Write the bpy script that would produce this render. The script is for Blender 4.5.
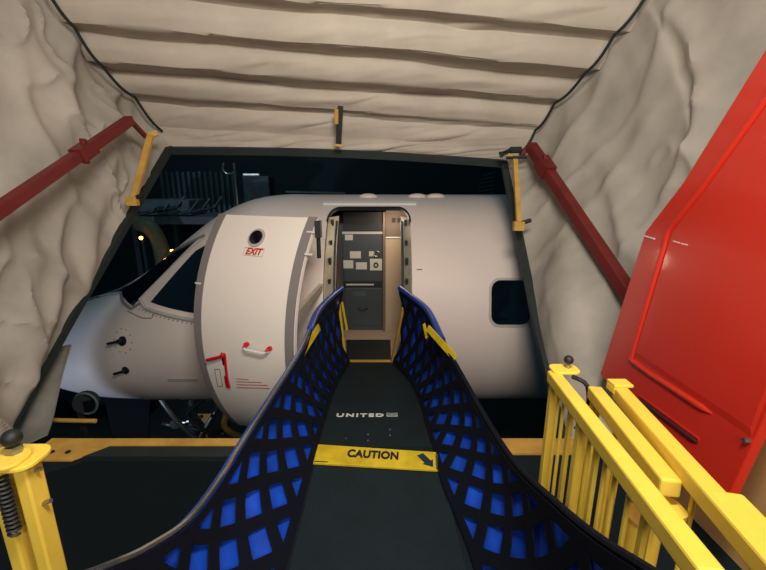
import bpy, bmesh, math, random
from mathutils import Vector, Matrix, noise
random.seed(7)
for o in list(bpy.data.objects): bpy.data.objects.remove(o)
SC = bpy.context.scene
COL = SC.collection
R = math.radians

# ---------------------------------------------------------------- camera, world, lights, exposure
FPX = 400.0; PITCH = R(14); CP, SP = math.cos(PITCH), math.sin(PITCH)
CAM = Vector((0, 0, 1.6))
cd = bpy.data.cameras.new('camera'); cd.sensor_width = 36; cd.lens = FPX/766*36; cd.clip_start = .02
cam = bpy.data.objects.new('camera', cd); COL.objects.link(cam)
cam.location = CAM; cam.rotation_euler = (R(90)-PITCH, 0, 0)
SC.camera = cam
w = bpy.data.worlds.new('night'); SC.world = w; w.use_nodes = True
w.node_tree.nodes['Background'].inputs[0].default_value = (.012, .035, .05, 1)
w.node_tree.nodes['Background'].inputs[1].default_value = 1.0
SC.view_settings.view_transform = 'Standard'; SC.view_settings.look = 'None'
SC.view_settings.gamma = 1; SC.view_settings.exposure = .14; SC.view_settings.use_curve_mapping = False

def area(name, loc, target, size, power, col, sy=None):
    l = bpy.data.lights.new(name, 'AREA'); l.energy = power; l.color = col; l.size = size
    if sy: l.shape = 'RECTANGLE'; l.size_y = sy
    o = bpy.data.objects.new(name, l); COL.objects.link(o); o.location = loc
    o.rotation_euler = (Vector(target)-Vector(loc)).to_track_quat('-Z', 'Y').to_euler()
    return o
# the two cab ceiling lamps behind and above the camera, the apron flood light by the nose, the cabin lamp
area('cab_lamp_front', (.25, .3, 2.85), (-.3, 4.2, .6), .8, 74, (1, .91, .81), .35)
area('cab_lamp_rear', (.3, -1.8, 2.6), (-.2, 3.5, 1.6), 1.6, 80, (1, .9, .79), .8)
sl = bpy.data.lights.new('apron_flood_light', 'SPOT'); sl.energy = 520; sl.color = (.6, .72, 1); sl.spot_size = R(42); sl.spot_blend = .25; sl.shadow_soft_size = .08
so = bpy.data.objects.new('apron_flood_light', sl); COL.objects.link(so); so.location = (-7.6, .6, -2.0)
so.rotation_euler = (Vector((-5.2, 5.0, -1.0))-Vector(so.location)).to_track_quat('-Z', 'Y').to_euler()
area('apron_building_light', (-3.5, 7.5, 6), (-4, 11, 1.2), 1.5, 60, (.7, .95, 1))
lp = bpy.data.lights.new('cabin_lamp', 'POINT'); lp.energy = 9; lp.color = (1, .8, .58); lp.shadow_soft_size = .12
lo = bpy.data.objects.new('cabin_lamp', lp); COL.objects.link(lo); lo.location = (.12, 4.95, 1.12)

# ---------------------------------------------------------------- helpers
def P(u, v, Y):
    """world point seen at photograph pixel u,v at distance Y in front of the camera"""
    a = (u-383)/FPX; b = (285-v)/FPX
    z = Y/(CP+b*SP)
    return Vector((a*z, Y, 1.6+z*(b*CP-SP)))
def PX(u, v, X):
    a = (u-383)/FPX; b = (285-v)/FPX; z = X/a
    return Vector((X, z*(CP+b*SP), 1.6+z*(b*CP-SP)))
def PZ(u, v, Z):
    a = (u-383)/FPX; b = (285-v)/FPX; z = (Z-1.6)/(b*CP-SP)
    return Vector((a*z, z*(CP+b*SP), Z))
def PPL(u, v, p0, n):
    a = (u-383)/FPX; b = (285-v)/FPX
    d = Vector((a, CP+b*SP, b*CP-SP)); t = (p0-CAM).dot(n)/d.dot(n)
    return CAM+d*t
def srgb(h):
    h = h.lstrip('#'); c = [int(h[i:i+2], 16)/255 for i in (0, 2, 4)]
    return tuple(((x+.055)/1.055)**2.4 if x > .04045 else x/12.92 for x in c)+(1,)

def mat(name, col, rough=.5, metal=0, var=.0, vscale=6, bump=0, bscale=40, col2=None, coat=0, emit=None, stretch=None, spec=.5):
    m = bpy.data.materials.new(name); m.use_nodes = True; nt = m.node_tree; N = nt.nodes; L = nt.links
    b = N['Principled BSDF']
    c = srgb(col) if isinstance(col, str) else tuple(col)+(1,)
    b.inputs['Base Color'].default_value = c
    b.inputs['Roughness'].default_value = rough; b.inputs['Metallic'].default_value = metal
    b.inputs['Specular IOR Level'].default_value = spec
    b.inputs['Coat Weight'].default_value = coat; b.inputs['Coat Roughness'].default_value = .08
    tc = N.new('ShaderNodeTexCoord'); src = tc.outputs['Object']
    if stretch:
        mp = N.new('ShaderNodeMapping'); mp.inputs['Scale'].default_value = stretch
        L.new(src, mp.inputs[0]); src = mp.outputs[0]
    if var or col2:
        n = N.new('ShaderNodeTexNoise'); n.inputs['Scale'].default_value = vscale; n.inputs['Detail'].default_value = 5
        n.inputs['Roughness'].default_value = .6
        L.new(src, n.inputs['Vector'])
        r = N.new('ShaderNodeValToRGB'); r.color_ramp.elements[0].position = .35; r.color_ramp.elements[1].position = .68
        c2 = srgb(col2) if col2 else tuple(x*(1-var) for x in c[:3])+(1,)
        r.color_ramp.elements[0].color = c2; r.color_ramp.elements[1].color = c
        L.new(n.outputs['Fac'], r.inputs[0]); L.new(r.outputs[0], b.inputs['Base Color'])
    if bump:
        n2 = N.new('ShaderNodeTexNoise'); n2.inputs['Scale'].default_value = bscale; n2.inputs['Detail'].default_value = 4
        L.new(src, n2.inputs['Vector'])
        bp = N.new('ShaderNodeBump'); bp.inputs['Strength'].default_value = bump; bp.inputs['Distance'].default_value = .01
        L.new(n2.outputs['Fac'], bp.inputs['Height']); L.new(bp.outputs[0], b.inputs['Normal'])
    if emit:
        b.inputs['Emission Color'].default_value = srgb(emit[0]); b.inputs['Emission Strength'].default_value = emit[1]
    return m

M = {}
M['canvas'] = mat('canvas', '#b9b2a6', .8, var=.34, vscale=1.3, bump=.2, bscale=7)
M['canvas_roof'] = mat('canvas_roof', '#c2b8a9', .8, var=.16, vscale=2.2, bump=.25, bscale=8)
M['canvas_dark'] = mat('canvas_dark', '#5b5549', .9, var=.3, vscale=5)
M['rubber'] = mat('rubber', '#1a2726', .65, var=.3, vscale=8, bump=.2)
M['black'] = mat('black', '#12191b', .6, var=.2, vscale=12)
M['mat'] = mat('floor_rubber', '#0f1e24', .72, spec=.2, var=.25, vscale=3, bump=.25, bscale=120)
M['deck'] = mat('deck_grit', '#1b282d', .78, spec=.2, var=.25, vscale=4, bump=.35, bscale=220)
M['paint'] = mat('white_paint', '#e6d7cd', .5, coat=.0, var=.05, vscale=1.2, spec=.35)
M['door'] = mat('door_paint', '#f0e8de', .5, spec=.35)
M['doorgrey'] = mat('door_border', '#837d7c', .5)
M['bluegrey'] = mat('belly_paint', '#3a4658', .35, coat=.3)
M['glass'] = mat('cockpit_glass', '#071118', .06, spec=.8)
M['wframe'] = mat('window_surround', '#b9b4ad', .4)
M['red'] = mat('red_enamel', (.58, .026, .012), .32, coat=.25)
M['redarm'] = mat('red_arm', '#6e1a19', .5, var=.25, vscale=7)
M['redtxt'] = mat('red_marking', '#c42a22', .5)
M['redbright'] = mat('red_handle', '#c81420', .35)
M['yellow'] = mat('yellow_paint', '#ebc94b', .42, var=.1, vscale=10, coat=.15)
M['yellow_d'] = mat('worn_yellow', '#cfa24a', .6, var=.3, vscale=7)
M['caution'] = mat('caution_yellow', '#e2c526', .5, var=.3, vscale=9)
M['bluefab'] = mat('blue_vinyl', (.012, .095, .74), .42, var=.45, vscale=5, bump=.4, bscale=11)
M['bluetube'] = mat('blue_tube', '#173f96', .35)
M['webbing'] = mat('black_webbing', '#060c1a', .85, bump=.3, bscale=150, spec=.2)
M['steel'] = mat('steel', '#9a9a96', .32, metal=.9)
M['chrome'] = mat('cable', '#a3a7a8', .25, metal=.9)
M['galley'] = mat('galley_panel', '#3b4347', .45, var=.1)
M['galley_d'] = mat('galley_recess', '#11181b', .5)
M['beige'] = mat('cabin_beige', '#b59f86', .55)
M['tan'] = mat('tan_wall', '#c59a63', .7, var=.08, vscale=2)
M['cream'] = mat('jamb_cream', '#c9bfa8', .5, var=.2, vscale=14)
M['paper'] = mat('paper', '#c2bfb4', .7)
M['white'] = mat('white_lettering', '#e6e6e2', .5)
M['ink'] = mat('black_ink', '#15181a', .6)
M['asphalt'] = mat('asphalt', '#1a2224', .9, var=.4, vscale=2)
M['build'] = mat('dark_building', '#15262b', .85, var=.3, vscale=.8)
M['slat'] = mat('corrugated', '#3d5353', .6, metal=.3, var=.3, vscale=3)
M['equip'] = mat('equipment_grey', '#46565a', .6, var=.35, vscale=6)
M['olive'] = mat('hose', '#4a4c32', .7, var=.3, vscale=10)
M['lamp'] = mat('sodium_lamp', '#ffb560', .4, emit=('#ff9a3c', 14))
M['lampw'] = mat('white_lamp', '#ffffff', .4, emit=('#cfe0e6', .5))
M['tyre'] = mat('tyre', '#0e1213', .85)
M['brown'] = mat('curtain', '#5a4a40', .8, var=.2, vscale=9)

WL = {}
def tag(o, label=None, cat=None, group=None, kind=None):
    if label: o['label'] = label
    if cat: o['category'] = cat
    if group: o['group'] = group
    if kind: o['kind'] = kind
    return o
def empty(name, loc, label, cat, group=None):
    o = bpy.data.objects.new(name, None); COL.objects.link(o); o.location = loc; o.empty_display_size = .1
    WL[o.name] = Vector(loc)
    return tag(o, label, cat, group)
def obj(name, bm, m, parent=None, smooth=False, label=None, kind=None, bevel=0, solid=0):
    """bm in world coordinates; becomes one mesh object with its origin at its own base"""
    if isinstance(bm, bmesh.types.BMesh):
        me = bpy.data.meshes.new(name)
        bmesh.ops.recalc_face_normals(bm, faces=bm.faces[:]) if not solid else None
        bm.to_mesh(me); bm.free()
    else: me = bm; me.name = name
    if not me.materials:
        for mm in (m if isinstance(m, (list, tuple)) else [m]): me.materials.append(mm)
    vs = [v.co for v in me.vertices]
    lo_ = Vector([min(c[i] for c in vs) for i in range(3)]); hi = Vector([max(c[i] for c in vs) for i in range(3)])
    c = Vector(((lo_.x+hi.x)/2, (lo_.y+hi.y)/2, lo_.z))
    me.transform(Matrix.Translation(-c))
    if smooth:
        me.polygons.foreach_set('use_smooth', [True]*len(me.polygons))
        try: me.set_sharp_from_angle(angle=R(38))
        except Exception: pass
    o = bpy.data.objects.new(name, me); COL.objects.link(o); o.location = c; WL[o.name] = c
    if parent:
        o.parent = parent; o.matrix_parent_inverse = Matrix.Translation(-WL[parent.name])
    if solid:
        s = o.modifiers.new('thick', 'SOLIDIFY'); s.thickness = solid; s.offset = 0
    if bevel:
        b = o.modifiers.new('bevel', 'BEVEL'); b.width = bevel; b.segments = 2; b.limit_method = 'ANGLE'
    if label: o['label'] = label
    if kind: o['kind'] = kind
    return o

def B(): return bmesh.new()
def frame(d, up=Vector((0, 0, 1))):
    d = Vector(d).normalized(); up = Vector(up)
    if abs(d.dot(up)) > .98: up = Vector((0, 1, 0))
    s = d.cross(up).normalized(); u = s.cross(d).normalized()
    return d, s, u
def box(bm, lo, hi):
    vs = [bm.verts.new((x, y, z)) for x in (lo[0], hi[0]) for y in (lo[1], hi[1]) for z in (lo[2], hi[2])]
    for f in ((0, 1, 3, 2), (4, 6, 7, 5), (0, 4, 5, 1), (2, 3, 7, 6), (0, 2, 6, 4), (1, 5, 7, 3)): bm.faces.new([vs[i] for i in f])
    return bm
def bar(bm, a, b, w, h, up=(0, 0, 1)):
    """rectangular bar from a to b: w across, h along up"""
    a = Vector(a); b = Vector(b); d, s, u = frame(b-a, up)
    vs = []
    for p in (a, b):
        for i, j in ((-1, -1), (1, -1), (1, 1), (-1, 1)): vs.append(bm.verts.new(p+s*(w/2*i)+u*(h/2*j)))
    bm.faces.new(vs[0:4][::-1]); bm.faces.new(vs[4:8])
    for k in range(4): bm.faces.new((vs[k], vs[(k+1) % 4], vs[4+(k+1) % 4], vs[4+k]))
    return bm
def tube(bm, pts, r, n=10, cap=True):
    pts = [Vector(p) for p in pts]; rings = []
    up = Vector((0, 0, 1))
    for i, p in enumerate(pts):
        d = (pts[min(i+1, len(pts)-1)]-pts[max(i-1, 0)])
        dd, s, u = frame(d, up)
        rr = r[i] if isinstance(r, (list, tuple)) else r
        rings.append([bm.verts.new(p+(s*math.cos(t)+u*math.sin(t))*rr) for t in [2*math.pi*k/n for k in range(n)]])
    for a, b in zip(rings, rings[1:]):
        # align to avoid twist
        best = min(range(n), key=lambda k: (a[0].co-b[k].co).length)
        b[:] = b[best:]+b[:best]
        for k in range(n): bm.faces.new((a[k], a[(k+1) % n], b[(k+1) % n], b[k]))
    if cap: bm.faces.new(rings[0][::-1]); bm.faces.new(rings[-1])
    return bm
def sphere(bm, c, r, sc=(1, 1, 1)):
    bmesh.ops.create_uvsphere(bm, u_segments=16, v_segments=10, radius=r, matrix=Matrix.Translation(c) @ Matrix.Diagonal((*sc, 1)))
    return bm
def prism(bm, pts, off):
    """polygon (3-D points) extruded by vector off"""
    off = Vector(off); a = [bm.verts.new(p) for p in pts]; b = [bm.verts.new(Vector(p)+off) for p in pts]
    bm.faces.new(a[::-1]); bm.faces.new(b); n = len(a)
    for i in range(n): bm.faces.new((a[i], a[(i+1) % n], b[(i+1) % n], b[i]))
    return bm
def cr(p, t):
    """Catmull-Rom through list p, t in 0..1"""
    n = len(p)-1; s = min(max(t, 0), 1)*n; i = min(int(s), n-1); f = s-i
    p0, p1, p2, p3 = p[max(i-1, 0)], p[i], p[i+1], p[min(i+2, n)]
    return .5*((2*p1)+(p2-p0)*f+(2*p0-5*p1+4*p2-p3)*f*f+(3*p1-p0-3*p2+p3)*f**3)
def lin(p, t):
    n = len(p)-1; s = min(max(t, 0), 1)*n; i = min(int(s), n-1); f = s-i
    return p[i].lerp(p[i+1], f)
def grid(bm, fn, nu, nv, close_u=False):
    vs = [[bm.verts.new(fn(i/nu, j/nv)) for j in range(nv+1)] for i in range(nu+(0 if close_u else 1))]
    for i in range(nu):
        for j in range(nv):
            a = vs[i]; b = vs[(i+1) % len(vs)]
            bm.faces.new((a[j], b[j], b[j+1], a[j+1]))
    return bm
def slab(bm, fn, nu, nv, th):
    """grid with real thickness: fn gives the face, th thickness along local normal"""
    def nrm(u, v):
        e = 1e-3
        a = fn(min(u+e, 1), v)-fn(max(u-e, 0), v); b = fn(u, min(v+e, 1))-fn(u, max(v-e, 0))
        return a.cross(b).normalized()
    F = [[bm.verts.new(fn(i/nu, j/nv)) for j in range(nv+1)] for i in range(nu+1)]
    G = [[bm.verts.new(fn(i/nu, j/nv)+nrm(i/nu, j/nv)*th) for j in range(nv+1)] for i in range(nu+1)]
    for i in range(nu):
        for j in range(nv):
            bm.faces.new((F[i][j], F[i+1][j], F[i+1][j+1], F[i][j+1])); bm.faces.new((G[i][j], G[i][j+1], G[i+1][j+1], G[i+1][j]))
    for i in range(nu):
        bm.faces.new((F[i][0], G[i][0], G[i+1][0], F[i+1][0])); bm.faces.new((F[i][nv], F[i+1][nv], G[i+1][nv], G[i][nv]))
    for j in range(nv):
        bm.faces.new((F[0][j], F[0][j+1], G[0][j+1], G[0][j])); bm.faces.new((F[nu][j], G[nu][j], G[nu][j+1], F[nu][j+1]))
    return bm
def text(name, body, size, origin, xdir, ydir, m, parent, depth=.0015, fat=0, shear=0, width=None, label=None, space=1):
    cu = bpy.data.curves.new(name, 'FONT'); cu.body = body; cu.size = size; cu.extrude = depth; cu.offset = fat; cu.shear = shear
    cu.space_character = space; cu.align_x = 'CENTER'; cu.align_y = 'CENTER'
    t = bpy.data.objects.new(name+'_c', cu); COL.objects.link(t)
    bpy.context.view_layer.update()
    me = bpy.data.meshes.new_from_object(t.evaluated_get(bpy.context.evaluated_depsgraph_get()))
    bpy.data.objects.remove(t)
    me.materials.clear()
    x = Vector(xdir).normalized(); z = x.cross(Vector(ydir)).normalized(); y = z.cross(x)
    if width:
        ws = [v.co.x for v in me.vertices]; k = width/(max(ws)-min(ws)); me.transform(Matrix.Diagonal((k, 1, 1, 1)))
    mt = Matrix((x, y, z)).transposed().to_4x4(); mt.translation = origin
    me.transform(mt)
    return obj(name, me, m, parent, label=label)
def rrect(w, h, r, n=6):
    pts = []
    for cx, cy, a0 in ((w/2-r, h/2-r, 0), (-w/2+r, h/2-r, 90), (-w/2+r, -h/2+r, 180), (w/2-r, -h/2+r, 270)):
        for k in range(n+1):
            a = R(a0+90*k/n); pts.append((cx+r*math.cos(a), cy+r*math.sin(a)))
    return pts

# ================================================================ SETTING
def struct(name, bm, m, **k): return obj(name, bm, m, kind='structure', **k)
# platform floor (cab floor) and its yellow edge
bm = box(B(), (-2.6, -1.2, -.10), (1.9, 2.2, 0)); struct('floor', bm, M['mat'])
bm = box(B(), (-30, -6, -3.05), (30, 24, -3)); struct('ground', bm, M['asphalt'])
bm = box(B(), (-26, 13.0, -3), (26, 13.4, 9)); struct('wall_back', bm, M['build'])
# yellow floor edge
bm = B()
box(bm, (-2.02, 2.2, -.10), (-.47, 2.27, .012)); box(bm, (.42, 2.2, -.10), (1.35, 2.27, .012))
box(bm, (.56, 2.12, .0), (1.3, 2.2, .012))
prism(bm, [Vector((-2.14, 2.06, .001)), Vector((-1.86, 2.06, .001)), Vector((-1.72, 2.2, .001)), Vector((-2.02, 2.27, .001)), Vector((-2.14, 2.27, .001))], (0, 0, .012))
struct('trim_1', bm, M['yellow_d'])
bm = B()
for x in (-2.03, -1.93): tube(bm, [(x, 2.13, .012), (x, 2.13, .018)], .016)
struct('trim_2', bm, M['black'])
bm = box(B(), (-1.85, 2.10, .0), (-.5, 2.198, .006)); struct('trim_3', bm, M['rubber'])

# canopy --------------------------------------------------------
Lf = [PX(171, 150, -2.15), PX(160, 126, -2.2), PX(133, 92, -2.25), PX(100, 60, -2.28), PX(72, 21, -2.3), PX(38, -28, -2.32), PX(0, -85, -2.34)]
Rf = [PX(503, 163, 1.25), PX(524, 146, 1.42), PX(538, 125, 1.5), PX(557, 98, 1.57), PX(588, 67, 1.66), PX(617, 29, 1.74), PX(655, -20, 1.84)]
Lf.append(Vector((-2.4, 1.6, 3.6))); Rf.append(Vector((2.0, 1.6, 3.5)))
BND = [(150, 163, 0)]
NP = len(Lf)-1
def roof(u, v):
    # u: 0 left..1 right, v: 0 front..1 back over NP pleats
    s = v*NP; k = min(int(s), NP-1); f = s-k
    a = Lf[k].lerp(Lf[k+1], f); b = Rf[k].lerp(Rf[k+1], f)
    # each pleat is a hanging face (riser) and a level tuck (soffit) behind it
    ue = -.025+1.05*u
    A0 = Lf[k]+(Rf[k]-Lf[k])*ue; A1 = Lf[k+1]+(Rf[k+1]-Lf[k+1])*ue
    if k == 0: mix = 0
    elif k == 1: mix = .55
    else: mix = .92
    if f < .62:
        q = f/.62; fz_ = q; fy_ = .10*q+.16*math.sin(math.pi*q)
    else:
        q = (f-.62)/.38; fz_ = 1+.10*math.sin(math.pi*q); fy_ = .10+.90*q
    fy_ = f+(fy_-f)*mix; fz_ = f+(fz_-f)*mix
    p = Vector((A0.x+(A1.x-A0.x)*fy_, A0.y+(A1.y-A0.y)*fy_, A0.z+(A1.z-A0.z)*fz_))
    e = 1-abs(2*u-1)**6
    wv = noise.noise(Vector((u*4, k*3.7, 1)))*.035+noise.noise(Vector((u*11, k*2.3+f, 4)))*.012
    p += Vector((0, -.6, .6))*(wv*e if k >= 1 else wv*e*f)
    wr = noise.noise(Vector((u*9+k*3.1, f*2.2, k)))*.02+noise.noise(Vector((u*24-f*5, f*5, k*5.3)))*.008
    wr -= max(0, noise.noise(Vector((u*8-f*2, f*1.5, k*2.2+9)))-.2)*.07
    p += Vector((0, .6, .75))*(wr*math.sin(math.pi*f)*e)
    return p
bm = B(); NU = 150; NV = NP*40
slab(bm, lambda u, v: roof(u, v), NU, NV, .012)
struct('ceiling', bm, M['canvas_roof'], smooth=True)

Le = [P(171, 150, 4.22), P(142, 200, 3.85), P(107, 262, 3.4), P(72, 322, 3.0), P(37, 385, 2.6), P(8, 434, 2.3)]
Re = [P(503, 163, 4.25), P(519, 240, 3.8), P(533, 310, 3.3), P(546, 365, 2.9), P(556, 410, 2.6), P(566, 452, 2.26)]
def wall(E, T, bot, side, amp, seed):
    """E: opening edge top->bottom; T: roof corner points; bot: floor points, same number as T minus 1"""
    cols = []
    cols.append(lambda t: cr(E, t))
    for k in range(1, len(T)):
        a = T[k]+Vector((side*(.05+.01*k), 0, .26 if k > 1 else .12)); b = bot[k-1]
        bow = .05
        cols.append(lambda t, a=a, b=b: a.lerp(b, t)+Vector((side*bow*math.sin(math.pi*t), 0, 0)))
    def fn(u, v):
        s = u*(len(cols)-1); i = min(int(s), len(cols)-2); f = s-i
        pts = [c(v) for c in (cols[max(i-1, 0)], cols[i], cols[i+1], cols[min(i+2, len(cols)-1)])]
        p0, p1, p2, p3 = pts
        p = .5*((2*p1)+(p2-p0)*f+(2*p0-5*p1+4*p2-p3)*f*f+(3*p1-p0-3*p2+p3)*f**3)
        q = p
        ed = min(1, u*12)*min(1, v*10+.15)
        d = 0
        # long drapes (diagonal) + crumples
        wp = noise.noise(Vector((q.y*1.1, q.z*.9, seed+31)))*.5
        c1 = Vector((q.y*1.5+q.z*.5+seed+wp, q.z*.5-q.y*.2, seed))
        d += noise.noise(c1)*.12-.075
        sm = lambda n_: 1/(1+(n_*5)**2)
        d += sm(noise.noise(Vector((q.y*1.6-q.z*.85+wp, q.z*.35+q.y*.25, seed+5))))*.085
        d += sm(noise.noise(Vector((q.y*2.6+q.z*.9-wp, q.z*.8, seed+9)))*1.4)*.045
        d += noise.noise(Vector((q.y*5, q.z*3.5+wp*3, seed+15)))*.026
        cr_ = noise.noise(Vector((q.y*4.2+q.z*2.4, q.z*3.1-q.y, seed+21)))
        d += sm(cr_*2.2)*.026*max(0, min(1, noise.noise(Vector((q.y, q.z, seed+40)))*3+.4))
        return p+Vector((-side*d*amp*ed, 0, 0))
    return fn
botL = [Vector((-2.42, 2.15, 0.0)), Vector((-2.44, 2.0, 0)), Vector((-2.46, 1.8, 0)), Vector((-2.48, 1.5, 0)), Vector((-2.5, 1.1, 0)), Vector((-2.5, .7, 0)), Vector((-2.5, -.6, 0))]
botR = [Vector((1.34, 2.22, 0.0)), Vector((1.48, 2.15, 0)), Vector((1.68, 2.05, 0)), Vector((1.84, 1.9, 0)), Vector((1.9, 1.6, 0)), Vector((1.92, 1.55, 0)), Vector((1.96, 1.52, 0))]
struct('wall_left', slab(B(), wall(Le, Lf, botL, -1, 1.15, 3.3), 130, 120, -.01), M['canvas'], smooth=True)
struct('wall_right', slab(B(), wall(Re, Rf, botR, 1, .8, 11.7), 130, 120, .01), M['canvas'], smooth=True)
# tan cab wall at the right
bm = B(); prism(bm, [Vector((1.53, 1.80, 0)), Vector((1.60, -.8, 0)), Vector((1.60, -.8, 2.9)), Vector((1.53, 1.80, 1.2))], (.05, 0, 0))
struct('wall_cab', bm, M['tan'])
# rubber edge of the opening
top = [Le[0].lerp(Re[0], t)+Vector((0, 0, .035*math.sin(math.pi*t))) for t in [i/24 for i in range(25)]]
def edge_strip(pts, w, th, dirn):
    bm = B(); n = len(pts)-1
    slab(bm, lambda u, v: lin(pts, u)+dirn*(w*(v-.5)), n*2, 2, th)
    return bm
struct('trim_4', edge_strip(top, .07, .05, Vector((0, -.3, 1)).normalized()), M['rubber'], smooth=False)
lpts = [cr(Le, i/24) for i in range(25)]
rpts = [cr(Re, i/24) for i in range(25)]
struct('trim_5', edge_strip(lpts, .065, .05, Vector((1, .15, .25)).normalized()), M['rubber'])
struct('trim_6', edge_strip(rpts, .065, .05, Vector((1, -.1, .0)).normalized()), M['rubber'])
# lacing cords
def cordpts(T, side):
    out = []
    for i in range(61):
        t = i/60; k = (NP-1)*t
        p = lin(T[1:], t)
        s = t*(len(T)-2); f = s-int(s)
        out.append(p+Vector((-side*(.03), -.03, -.05-.035*math.sin(math.pi*f))))
    return out
for T, side, lab in ((Lf, -1, 'dark cord lacing the canvas roof to the left canvas wall'), (Rf, 1, 'dark cord lacing the canvas roof to the right canvas wall')):
    tag(obj('lacing_cord', tube(B(), cordpts(T, side), .012, 7), M['rubber'], smooth=True), lab, 'cord')
# loose grey canvas fold hanging at the lower left of the opening
fp = [P(72, 345, 3.05), P(60, 380, 2.85), P(50, 420, 2.6), P(44, 438, 2.4)]
bm = slab(B(), lambda u, v: cr(fp, v)+Vector((-.28*u, -.12*u+.035*math.sin(u*9+v*2), -.04*u)), 24, 14, .008)
tag(obj('canvas_flap', bm, mat('grey_canvas', '#8d8a80', .85, var=.25), smooth=True), 'grey canvas flap hanging at the bottom left corner of the opening', 'flap')

# ================================================================ AIRCRAFT
FY, FZ, FR = 5.44, .08, 1.4
ST = [(-5.22, -.60, -.78, .03), (-5.16, -.47, -.92, .18), (-5.0, -.30, -1.03, .36), (-4.7, -.12, -1.15, .58), (-4.2, .02, -1.25, .84), (-3.7, .17, -1.29, 1.03),
      (-3.3, .38, -1.31, 1.14), (-2.9, .66, -1.32, 1.24), (-2.5, .97, -1.32, 1.32), (-2.1, 1.25, -1.32, 1.37), (-1.7, 1.42, -1.32, 1.40), (-1.3, 1.48, -1.32, 1.4), (-.9, 1.48, -1.32, 1.4), (4.5, 1.48, -1.32, 1.4)]
def sec(x):
    for a, b in zip(ST, ST[1:]):
        if x <= b[0]:
            i = ST.index(a)
            f = min(max((x-a[0])/(b[0]-a[0]), 0), 1)
            p0 = ST[max(i-1, 0)]; p3 = ST[min(i+2, len(ST)-1)]
            if i >= len(ST)-2 or i == 0: return [a[k]+(b[k]-a[k])*f for k in (1, 2, 3)]
            r = []
            for k in (1, 2, 3):
                m1 = (b[k]-p0[k])/(b[0]-p0[0])*(b[0]-a[0]); m2 = (p3[k]-a[k])/(p3[0]-a[0])*(b[0]-a[0])
                if i >= len(ST)-3: m2 = 0
                r.append((2*f**3-3*f**2+1)*a[k]+(f**3-2*f**2+f)*m1+(-2*f**3+3*f**2)*b[k]+(f**3-f**2)*m2)
            return r
    return ST[-1][1:]
def fus(x, th, off=0):
    """th: 0 = side facing the camera, 90deg = top"""
    zt, zb, ry = sec(x); zc = (zt+zb)/2; rz = (zt-zb)/2
    c, s = math.cos(th), math.sin(th)
    return Vector((x, FY-(ry+off)*c, zc+(rz+off)*s))
def fz(x, z, off=0):
    """surface point on the camera side at height z"""
    zt, zb, ry = sec(x); zc = (zt+zb)/2; rz = (zt-zb)/2
    s = max(-.999, min(.999, (z-zc)/rz))
    return fus(x, math.asin(s), off)
def on_fus(u, v, off=0.0):
    """where the view ray of a photograph pixel meets the hull"""
    a = (u-383)/FPX; b = (285-v)/FPX; d = Vector((a, CP+b*SP, b*CP-SP)); t = 2.5; last = None
    while t < 9:
        p = CAM+d*t; zt, zb, ry = sec(p.x); zc = (zt+zb)/2; rz = max((zt-zb)/2, .01)
        if ((p.y-FY)/max(ry, .01))**2+((p.z-zc)/rz)**2 <= 1: break
        t += .004
    return fz(p.x, p.z, off)
jet = empty('regional_jet', (-.2, FY, -3.0), 'white regional passenger jet parked nose left beyond the ramp, its front door open', 'airplane')
bm = B()
xs = []
x = -5.22
while x < 4.5:
    xs.append(x); x += .04 if x < -4.9 else (.09 if x < -1 else .25)
xs.append(4.5)
NT = 96
rings = [[bm.verts.new(fus(x, 2*math.pi*k/NT)) for k in range(NT)] for x in xs]
for a, b in zip(rings, rings[1:]):
    for k in range(NT): bm.faces.new((a[k], b[k], b[(k+1) % NT], a[(k+1) % NT]))
bm.faces.new(rings[0]); bm.faces.new(rings[-1][::-1])
bmesh.ops.recalc_face_normals(bm, faces=bm.faces[:])
me = bpy.data.meshes.new('f'); bm.to_mesh(me); bm.free()
fo = bpy.data.objects.new('f', me); COL.objects.link(fo)
DX0, DX1, DZ0, DZ1 = -.635, .31, -.44, 1.335
# cutters
bm = B(); cx = (DX0+DX1)/2; cz = (DZ0+DZ1)/2
rr_ = rrect(DX1-DX0, DZ1-DZ0, .13, 8)
prism(bm, [Vector((cx+p[0], 3.4, cz+p[1])) for p in rr_], (0, 1.95, 0)); bmesh.ops.recalc_face_normals(bm, faces=bm.faces[:])
c1m = bpy.data.meshes.new('c1'); bm.to_mesh(c1m); bm.free(); c1 = bpy.data.objects.new('c1', c1m); COL.objects.link(c1)
def cavpoly(r, y1, z0, z1):
    pts = []
    a0 = math.asin((z0-FZ)/r); a1 = math.asin((z1-FZ)/r)
    for k in range(17):
        a = a0+(a1-a0)*k/16; pts.append((FY-r*math.cos(a), FZ+r*math.sin(a)))
    pts += [(y1, z1), (y1, z0)]
    return pts
bm = B(); prism(bm, [Vector((-.95, y, z)) for y, z in cavpoly(1.33, 5.75, -.50, 1.3)], (1.65, 0, 0)); bmesh.ops.recalc_face_normals(bm, faces=bm.faces[:])
c2m = bpy.data.meshes.new('c2'); bm.to_mesh(c2m); bm.free(); c2 = bpy.data.objects.new('c2', c2m); COL.objects.link(c2)
for c in (c1, c2):
    md = fo.modifiers.new('b', 'BOOLEAN'); md.operation = 'DIFFERENCE'; md.solver = 'EXACT'; md.object = c
bpy.context.view_layer.update()
fm = bpy.data.meshes.new_from_object(fo.evaluated_get(bpy.context.evaluated_depsgraph_get()))
for o in (fo, c1, c2): bpy.data.objects.remove(o)
fm.materials.clear(); fm.materials.append(M['paint']); fm.materials.append(M['galley_d']); fm.materials.append(M['bluegrey'])
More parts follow.
